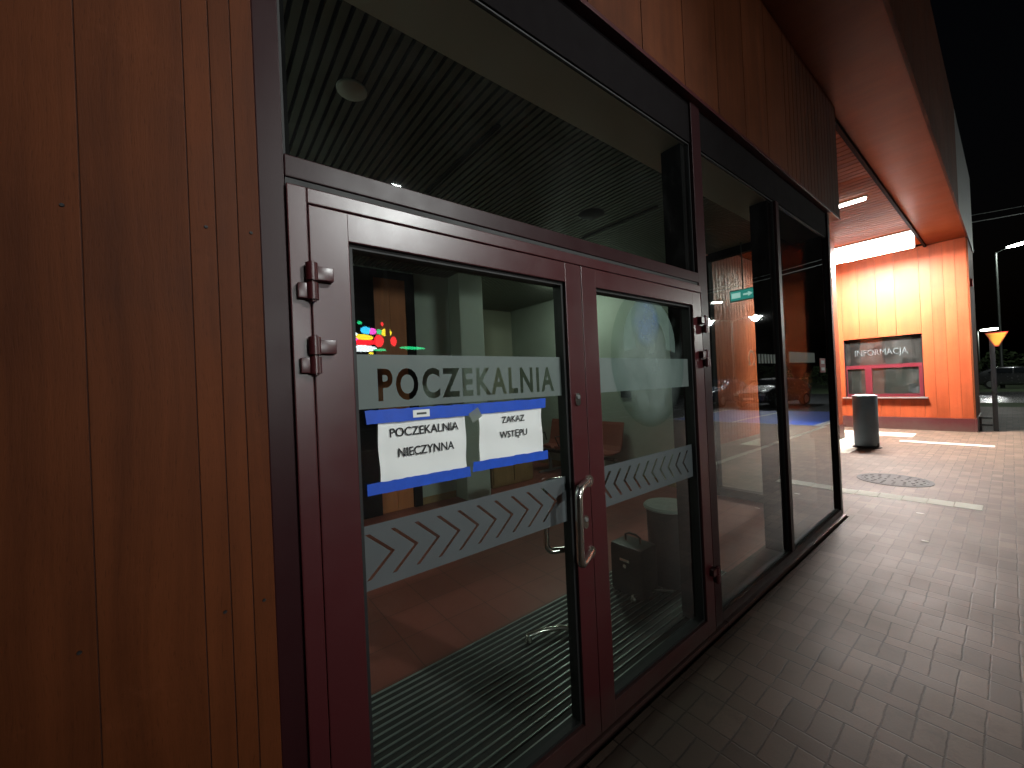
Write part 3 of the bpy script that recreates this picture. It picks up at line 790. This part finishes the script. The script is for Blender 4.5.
# waste bin with pale lid
wb = empty('waste_bin', (-.47, 2.66, 0), 'low round bin with pale shiny lid behind the right door leaf', 'bin')
MB().lathe([(.13, .0), (.14, .01), (.15, .54), (.15, .545)], (-.47, 2.66, .013)).build('bin_body', 'bag', wb, smooth=True)
MB().lathe([(.165, .0), (.17, .012), (.16, .026), (.10, .034), (.001, .036)], (-.47, 2.66, .559)).build('bin_lid', 'beam_dim', wb, smooth=True)
tb = empty('travel_bag', (-.56, 2.36, .013), 'black boxy bag with top handle beside the low round bin', 'bag')
MB().box(-.70, -.44, 2.26, 2.46, .013, .36, .03).build('bag_body', 'bag', tb, smooth=True)
MB().tube([(-.63, 2.36, .355), (-.63, 2.36, .40), (-.60, 2.36, .415), (-.54, 2.36, .415), (-.51, 2.36, .40), (-.51, 2.36, .355)], .008, 10).build('bag_handle', 'bag', tb, smooth=True)
MB().box(-.61, -.53, 2.2515, 2.2595, .25, .27, .003).cyl((-.57, 2.2505, .22), (-.57, 2.2590, .22), .014, seg=16).build('bag_clasp', 'steel', tb, smooth=True)
# bench rows
def bench(x, y, rz, n, label, m):
    o = empty('waiting_bench', (0, 0, 0), label, 'bench')
    MB().box(-.03, .03, 0, n*.55, .33, .37).build('beam', 'dark_pole', o)
    for k in range(n):
        yc = .275 + k*.55
        s = MB(); prof = [(-.22, .47), (-.20, .43), (0, .415), (.17, .43), (.23, .50), (.30, .82), (.315, .86)]
        prof2 = [(a+.012, z+.012 if a < .2 else z) for a, z in prof][::-1]
        s.prism([(a, z) for a, z in prof] + [(a-.02 if a > .2 else a, z+.014) for a, z in prof[::-1]], 'y', yc-.23, yc+.23)
        s.build('seat', m, o)
        MB().tube([(-.05, yc+.262, .40), (-.16, yc+.262, .62), (.12, yc+.262, .64), (.16, yc+.262, .5)], .012, 8).build('armrest', 'dark_pole', o, smooth=True)
    for k in (0, 1):
        yy = .25 + k*(n*.55-.5)
        MB().box(-.26, .24, yy-.02, yy+.02, .0, .03).box(-.025, .025, yy-.02, yy+.02, .03, .33).build('leg', 'tin', o)
    o.location = (x, y, 0); o.rotation_euler.z = rz
    return o
bench(-2.5, 4.72, R(90), 3, 'row of red brown waiting seats against the end wall', 'chair_red')
bench(-3.25, -.3, R(180), 2, 'pair of grey metal waiting seats against the rear wall', 'tin')
bench(-4.6, 3.55, R(180), 0+1, 'single grey metal seat in the rear recess', 'tin')
cb = empty('wooden_cabinet', (-3.9, 3.7, 0), 'low light brown cabinet standing right of the column', 'cabinet')
MB().box(-4.1, -3.65, 3.3, 4.1, .0, .78, .008).build('cabinet_body', 'cab', cb)
MB().box(-3.649, -3.63, 3.32, 3.69, .05, .76, .004).box(-3.649, -3.63, 3.71, 4.08, .05, .76, .004).build('cabinet_door', 'cab', cb)
MB().box(-4.12, -3.62, 3.28, 4.12, .781, .81, .004).build('cabinet_top', 'cab', cb)
es = empty('exit_sign', (-.84, 4.9, 2.55), 'small green lit emergency exit sign hanging near the end window', 'sign')
MB().box(-.98, -.70, 4.90, 4.94, 2.42, 2.55, .004).build('sign_body', 'white_metal', es)
MB().box(-.97, -.71, 4.894, 4.899, 2.43, 2.54).build('sign_face', 'green_led', es)
MB().box(-.955, -.86, 4.890, 4.893, 2.455, 2.515).poly([(-.73, 4.8915, 2.485), (-.78, 4.8915, 2.515), (-.78, 4.8915, 2.455)]).box(-.83, -.78, 4.890, 4.893, 2.475, 2.495).build('sign_symbol', 'white_led', es)
MB().cyl((-.84, 4.92, 2.55), (-.84, 4.92, 3.095), .006).build('hanger', 'pole', es)

es.location.x += .09; es.location.z -= .05
# ================================================================== FORECOURT THINGS
lbn = empty('litter_bin', (-.66, 10.15, 0), 'dark blue grey cylindrical litter bin standing in front of the ticket window', 'bin')
c = (-.66, 10.15, 0)
MB().lathe([(.165, .03), (.18, .04), (.185, .07), (.185, .98), (.18, .995), (.16, .995)], c).build('bin_body', 'bin_blue', lbn, smooth=True)
MB().lathe([(.001, .985), (.15, .985), (.189, .99), (.194, 1.0), (.189, 1.012), (.12, 1.03), (.001, 1.032)], c).build('bin_lid', 'bin_blue', lbn, smooth=True)
MB().lathe([(.22, .0), (.22, .02), (.19, .03)], c).box(-.54, -.47, 10.08, 10.18, .0, .10, .01).build('bin_foot', 'dark_pole', lbn, smooth=True)
mh = empty('manhole_cover', (.1, 7.3, 0), 'round dark iron manhole cover set in the paving', 'manhole cover')
MB().lathe([(.38, .001), (.38, .006), (.335, .006), (.335, .002)], (.1, 7.3, 0), 48).build('rim', 'iron', mh, smooth=True)
m_ = MB().lathe([(.33, .001), (.33, .006), (.001, .006)], (.1, 7.3, 0), 48)
for r_ in (.08, .15, .22, .29):
    for k in range(int(r_*60)):
        a = 2*math.pi*k/int(r_*60); m_.box(-.012, .012, -.012, .012, .0, .0045, M=Matrix.Translation((.1+r_*math.cos(a), 7.3+r_*math.sin(a), .006)) @ Matrix.Rotation(a, 4, 'Z'))
m_.build('cover_plate', 'iron', mh)
def onscrap(x, y, s, label):
    b = MB(); n = 9
    pts = [(x+s*math.cos(2*math.pi*k/n)*random.uniform(.6, 1.1), y+s*.6*math.sin(2*math.pi*k/n)*random.uniform(.6, 1.1), .009) for k in range(n)]
    b.poly(pts)
    tag(b.build('paper_scrap', 'brownleaf'), label, 'litter', 'scraps of litter on the paving')
onscrap(.62, 4.85, .035, 'tiny pale scrap lying on the paving nearest the camera')
onscrap(.50, 5.75, .04, 'tiny pale scrap lying beside the pale paving course')
# warning sign on black post
ys = empty('yield_sign', (.88, 14.0, 0), 'yellow triangular give way sign on black post beside the pavilion', 'sign')
MB().box(.84, .92, 13.96, 14.04, 0, 2.2, .006).build('post', 'dark_pole', ys)
def tri(cx_, z_top, w_, h_, y0, y1, m, nm):
    MB().prism([(cx_-w_/2, z_top), (cx_+w_/2, z_top), (cx_+.03, z_top-h_), (cx_-.03, z_top-h_)], 'y', y0, y1).build(nm, m, ys)
tri(.95, 2.22, .34, .32, 13.935, 13.945, 'red', 'sign_border')
tri(.95, 2.20, .29, .27, 13.925, 13.934, 'yellow', 'sign_face')
lr = empty('low_rail', (.75, 13.7, 0), 'low black rail between the pavilion corner and the sign post', 'rail')
MB().box(.64, .838, 13.90, 13.94, .12, .16).box(.640, .68, 13.899, 13.941, 0, .118).build('rail_bar', 'dark_pole', lr)
MB().box(.64, .838, 13.90, 13.94, .28, .32).box(.641, .679, 13.901, 13.939, .162, .279).build('rail_bar', 'dark_pole', lr)

kl = MB()
for i in range(52): kl.box(1.98, 2.09, 3.0+i*.2+.004, 3.2+i*.2-.004, -.02, .004, .004)
tag(kl.build('pale_edge_course', 'pale_paving'), 'pale edge course of the paving along the kerb', 'pavement', kind='structure')
# street lamps
def street_lamp(x, y, h, label, arm=(0, -1), watts=0, headm='led', big=1., double=False, zoff=-.1, aim=None, spot=None):
    o = empty('street_lamp', (x, y, zoff), label, 'street lamp', 'street lamps around the car park')
    MB().tube([(x, y, zoff), (x, y, h*.5), (x, y, h)], [.09, .07, .05], 14).cyl((x, y, zoff), (x, y, zoff+.9), .11, seg=14).build('pole', 'pole', o, smooth=True)
    a = Vector((arm[0], arm[1], 0)).normalized()
    sides = (1, -1) if double else (1,)
    for s in sides:
        e = Vector((x, y, h)) + a*s*1.0 + Vector((0, 0, .12))
        MB().tube([(x, y, h-.05), tuple(Vector((x, y, h+.05)) + a*s*.4), tuple(e)], .03, 10).build('arm', 'pole', o, smooth=True)
        Mx = Matrix.Translation(e + a*s*.25) @ Matrix.Rotation(math.atan2(a.y*s, a.x*s), 4, 'Z')
        MB().box(-.35*big, .35*big, -.16*big, .16*big, 0, .07*big, .02, M=Mx).build('lamp_head', 'pole', o, smooth=True)
        MB().box(-.31*big, .31*big, -.13*big, .13*big, -.03*big*big, -.002, .008, M=Mx).build('lamp_lens', headm, o)
        if watts:
            ld = bpy.data.lights.new('lamp_light', 'POINT'); ld.energy = watts; ld.color = (.96, 1, .93); ld.shadow_soft_size = .18
            lo = bpy.data.objects.new('lamp_light', ld); col.objects.link(lo); lo.parent = o; lo.location = e + a*s*.25 + Vector((0, 0, -.08)) - Vector((x, y, zoff))
    return o
street_lamp(.75, 41.5, 8.9, 'tall street lamp with bright head right of the pavilion', arm=(.75, -.7), watts=900, big=1.5)
street_lamp(-1.1, 70.5, 5.4, 'far street lamp glowing low behind the yield sign', arm=(.7, -.7), watts=2500, big=2.2)
street_lamp(9.3, 25.6, 4.9, 'double headed lamp among the parked cars', arm=(1, -.5), watts=1100, double=True)
street_lamp(11.0, 24.8, 6.1, 'tall single lamp behind the parked cars', arm=(-.6, .8))
tall = street_lamp(10.9, 4.6, 7.2, 'tall lamp on the car park edge opposite the doors', arm=(-1, -.1), zoff=-.1)
ld = bpy.data.lights.new('lamp_beam', 'SPOT'); ld.energy = 3300; ld.color = (.96, 1, .98); ld.shadow_soft_size = .22; ld.spot_size = R(22); ld.spot_blend = 1.0
lo = bpy.data.objects.new('lamp_beam', ld); col.objects.link(lo); lo.parent = tall; lo.location = Vector((9.65, 4.5, 7.15)) - Vector((10.9, 4.6, -.1))
lo.rotation_euler = (Vector((0, .9, 2.3)) - Vector((9.65, 4.5, 7.15))).to_track_quat('-Z', 'Y').to_euler()


# low floodlight post across the car park: the light that rakes the facade
fl = empty('flood_light', (17, 1.2, -.1), 'low floodlight on a short mast across the car park', 'floodlight')
MB().cyl((17, 1.2, -.1), (17, 1.2, 3.4), .06).build('mast', 'pole', fl, smooth=True)
MB().box(16.94, 17.06, .8, 1.6, 3.35, 3.75, .02).build('lamp_head', 'dark_pole', fl)
MB().box(16.925, 16.939, .84, 1.56, 3.39, 3.71).build('lamp_lens', 'led_main', fl)
ld = bpy.data.lights.new('flood', 'SPOT'); ld.energy = 2700; ld.color = (.96, 1, .97); ld.shadow_soft_size = .35; ld.spot_size = R(22); ld.spot_blend = 1.0
lo = bpy.data.objects.new('flood_beam', ld); col.objects.link(lo); lo.parent = fl
lo.location = Vector((16.85, 1.2, 3.55)) - Vector((17, 1.2, -.1))
lo.rotation_euler = (Vector((0, 2.1, 2.35)) - Vector((16.85, 1.2, 3.55))).to_track_quat('-Z', 'Y').to_euler()

# coloured illuminated sign across the car park
ls = empty('illuminated_sign', (14.1, 5.3, -.1), 'illuminated sign of coloured lights on a mast across the car park', 'sign')
MB().cyl((14.15, 5.3, -.1), (14.15, 5.3, 3.1), .06).build('mast', 'dark_pole', ls, smooth=True)
MB().box(14.12, 14.22, 3.8, 7.5, 2.75, 4.4, .02).build('sign_board', 'black', ls)
cols = {'blue': (.02, .12, 1), 'red': (1, .02, .03), 'pink': (1, .1, .6), 'yellow': (1, .75, .03), 'green': (.03, .9, .3), 'white': (.9, 1, 1), 'cyan': (.05, .6, 1)}
for k, v in cols.items(): mt['sign_'+k] = emis('sign light '+k, v, 14 if k not in ('green',) else 8)
for cn, yy, zz, ry, rz_ in [('blue', 4.62, 3.62, .16, .11), ('white', 4.80, 3.72, .08, .05), ('yellow', 5.02, 3.62, .2, .08), ('cyan', 5.1, 3.86, .11, .09), ('pink', 5.25, 3.84, .08, .08), ('green', 5.42, 3.83, .06, .07), ('yellow', 5.6, 3.82, .12, .10),
                            ('red', 5.0, 3.46, .3, .08), ('red', 5.4, 3.52, .1, .16), ('red', 5.78, 3.52, .07, .13), ('pink', 4.80, 3.55, .1, .07), ('white', 5.0, 3.24, .28, .085), ('green', 6.3, 3.30, .3, .04), ('green', 5.45, 3.20, .2, .03), ('cyan', 4.75, 3.30, .1, .05), ('yellow', 5.2, 3.06, .05, .05), ('green', 4.95, 4.1, .05, .04), ('red', 5.5, 4.1, .03, .05)]:
    MB().sphere((14.09, 5.3+(yy-5.3)*1.55, 3.5+(zz-3.5)*1.15), .02, ry*1.9, rz_*1.55).build('sign_light', 'sign_'+cn, ls, smooth=True)

# bus shelter with lit strip
bs = empty('bus_shelter', (13, 23, -.1), 'small glazed shelter with a bright lit strip under its roof', 'shelter')
MB().box(11.9, 14.1, 22.2, 23.8, 2.75, 2.85, .02).build('roof', 'dark_pole', bs)
for (px, py) in ((12, 22.3), (14, 22.3), (12, 23.7), (14, 23.7)): MB().box(px-.04, px+.04, py-.04, py+.04, -.1, 2.749).build('post', 'dark_pole', bs)
MB().poly([(12.04, 23.7, .2), (13.96, 23.7, .2), (13.96, 23.7, 2.5), (12.04, 23.7, 2.5)]).build('glass_pane', 'glass_dark', bs)
MB().box(12.55, 13.7, 22.35, 22.55, 2.62, 2.745, .01).build('light_strip', emis('shelter strip', (.75, .9, 1), 9), bs)

# cars
def car(label, m, loc, rz):
    o = empty('parked_car', (0, 0, 0), label, 'car', 'cars parked across the road and car park')
    # sections along x: (x, half width, z low, z belt, z roof, roof half width)
    b = MB(); secs = []
    prof = [(-2.08, .60, .32, .62, .62), (-1.98, .80, .25, .84, .86), (-1.2, .87, .22, .93, .98), (-.95, .88, .22, .95, 1.02), (-.2, .88, .2, .96, 1.40), (.6, .88, .2, .97, 1.46), (1.3, .88, .2, .99, 1.40), (1.85, .85, .24, 1.0, 1.08), (2.02, .78, .3, .9, .93), (2.08, .6, .36, .7, .72)]
    rings = []
    for x, hw, z0, zb, zr in prof:
        rw = hw*.72 if zr-zb > .2 else hw*.93
        pts_ = [(-hw*.9, z0), (-hw, z0+.12), (-hw*1.0, (z0+zb)/2+.05), (-hw*.97, zb), (-rw, zr-.05), (-rw*.85, zr), (rw*.85, zr), (rw, zr-.05), (hw*.97, zb), (hw, (z0+zb)/2+.05), (hw, z0+.12), (hw*.9, z0)]
        rings.append([b.bm.verts.new((x, yy, zz)) for yy, zz in pts_])
    for A, C in zip(rings, rings[1:]):
        for k in range(12): b.bm.faces.new((A[k], A[(k+1) % 12], C[(k+1) % 12], C[k]))
    b.bm.faces.new(rings[0]); b.bm.faces.new(rings[-1][::-1])
    bd = b.build('body', m, o, smooth=True)
    sw = bd.modifiers.new('sub', 'SUBSURF'); sw.levels = 1; sw.render_levels = 2
    # windows
    MB().poly([(-.93, -.60, 1.035), (-.93, .60, 1.035), (-.34, .55, 1.36), (-.34, -.55, 1.36)]).build('windscreen', 'car_glass', o)
    MB().poly([(1.86, -.56, 1.10), (1.86, .56, 1.10), (1.42, .52, 1.38), (1.42, -.52, 1.38)]).build('rear_window', 'car_glass', o)
    for s in (-1, 1):
        MB().poly([(-.72, s*.875, 1.0), (.35, s*.885, 1.02), (.35, s*.70, 1.36), (-.2, s*.69, 1.34)]).poly([(.42, s*.885, 1.02), (1.45, s*.875, 1.04), (1.2, s*.70, 1.34), (.42, s*.70, 1.36)]).build('side_window', 'car_glass', o)
        MB().box(-2.06, -1.94, s*.62-.13, s*.62+.13, .62, .74, .02).build('headlight', 'white_metal', o)
        MB().box(1.98, 2.07, s*.66-.1, s*.66+.1, .72, .88, .02).build('tail_light', 'red', o)
        MB().box(-.72, -.58, s*.98-.07, s*.98+.07, .95, 1.06, .02).build('wing_mirror', m, o)
        for x in (-1.3, 1.3):
            wh = MB().lathe([(.001, -.09), (.2, -.09), (.3, -.1), (.32, -.06), (.32, .06), (.3, .1), (.2, .09), (.001, .09)], (0, 0, 0), 28).build('wheel', 'tyre', o, smooth=True, origin=(0,0,0))
            wh.location = (x, s*.8, .32); wh.rotation_euler = (R(90), 0, 0)
            rm = MB().lathe([(.001, -.101), (.2, -.101), (.21, -.095)], (0, 0, 0), 20).build('rim', 'tin', wh, origin=(0,0,0)); rm.location = (0, 0, 0)
            if s < 0: rm.rotation_euler = (R(180), 0, 0)
    MB().box(-2.085, -2.06, -.26, .26, .42, .53).build('number_plate', 'white_road', o)
    o.location = loc; o.rotation_euler.z = rz
    return o
c1 = car('grey car parked beyond the road right of the pavilion', 'body_silver', (1.6, 41.5, -.1), R(180))
c2 = copy_tree(c1); c2.location = (6.3, 22.6, -.1); c2.rotation_euler.z = R(100); c2['label'] = 'grey car parked beside the blue bay in the car park'
c3 = car('dark blue car parked under the double headed lamp', 'body_blue', (9.0, 22.8, -.1), R(95))

hg = empty('hedge', (1, 49, -.11), 'dark ragged hedge beyond the far side of the road', 'hedge')
b = MB()
for i in range(5200):
    x = random.uniform(-9, 16); hmax = 2.0 + .8*math.sin(x*.9) + .5*math.sin(x*2.3+1)
    z = random.random()**.7*hmax; y = 49+random.gauss(0, .5)
    s_ = random.uniform(.08, .2); d1 = Vector([random.gauss(0, 1) for _ in range(3)]).normalized()*s_; d2 = Vector([random.gauss(0, 1) for _ in range(3)]).normalized()*s_
    q = Vector((x, y, z)); b.poly([q-d1, q+d2*.6, q+d1, q-d2*.6])
b.build('foliage', 'grass', hg, recalc=False)
b = MB()
for x in range(-8, 16, 2): b.tube([(x, 49, -.11), (x+.1, 49.05, .7), (x-.05, 49, 1.5)], [.05, .04, .02], 6)
b.build('stem', 'dark_pole', hg)
# overhead cables
for k, (za, zb) in enumerate([(9.25, 9.5), (8.85, 9.25)]):
    pts_ = []
    for i in range(25):
        t = i/24; pts_.append((-12+34*t, 25.0+14*t, za+(t-.35)*.5 + (zb-za)*t - .5*math.sin(math.pi*t)))
    tag(MB().tube(pts_, .022 if k else .012, 6).build('overhead_cable', 'cable', smooth=True), ['thin upper cable crossing the night sky above the street lamp', 'thicker lower cable crossing the night sky above the street lamp'][k], 'cable')

# ================================================================== WORLD, SUN (moon level), CAMERA
w_ = bpy.data.worlds.new('World'); sc.world = w_; w_.use_nodes = True
nt = w_.node_tree; bg = nt.nodes['Background']
sky = nt.nodes.new('ShaderNodeTexSky'); sky.sky_type = 'NISHITA'; sky.sun_disc = False; sky.sun_elevation = R(-4); sky.sun_rotation = R(250)
nt.links.new(sky.outputs[0], bg.inputs[0]); bg.inputs[1].default_value = .07
sd_ = bpy.data.lights.new('moon', 'SUN'); sd_.energy = .012; sd_.angle = R(2); sd_.color = (.8, .88, 1)
so = bpy.data.objects.new('moon', sd_); col.objects.link(so); so.rotation_euler = (R(40), R(35), 0)

cam = bpy.data.cameras.new('camera'); co = bpy.data.objects.new('camera', cam); col.objects.link(co); sc.camera = co
cam.sensor_fit = 'HORIZONTAL'; cam.sensor_width = 36; cam.lens = 392.05*36/1024; cam.clip_start = .02; cam.clip_end = 600
yaw, pit, rol = R(51.8525), R(.29379), R(-2.5728)
F = Vector((-math.sin(yaw)*math.cos(pit), math.cos(yaw)*math.cos(pit), math.sin(pit)))
Rt = Vector((math.cos(yaw), math.sin(yaw), 0)); Up = Rt.cross(F)
R2 = Rt*math.cos(rol) + Up*math.sin(rol); U2 = -Rt*math.sin(rol) + Up*math.cos(rol)
co.matrix_world = Matrix(((R2.x, U2.x, -F.x, 1.12675), (R2.y, U2.y, -F.y, 0), (R2.z, U2.z, -F.z, 1.50417), (0, 0, 0, 1)))

sc.view_settings.view_transform = 'Standard'; sc.view_settings.look = 'None'; sc.view_settings.exposure = 0
sc.cycles.use_denoising = True
sc.cycles.max_bounces = 10; sc.cycles.transparent_max_bounces = 16; sc.cycles.sample_clamp_indirect = 6
sc.cycles.caustics_reflective = False
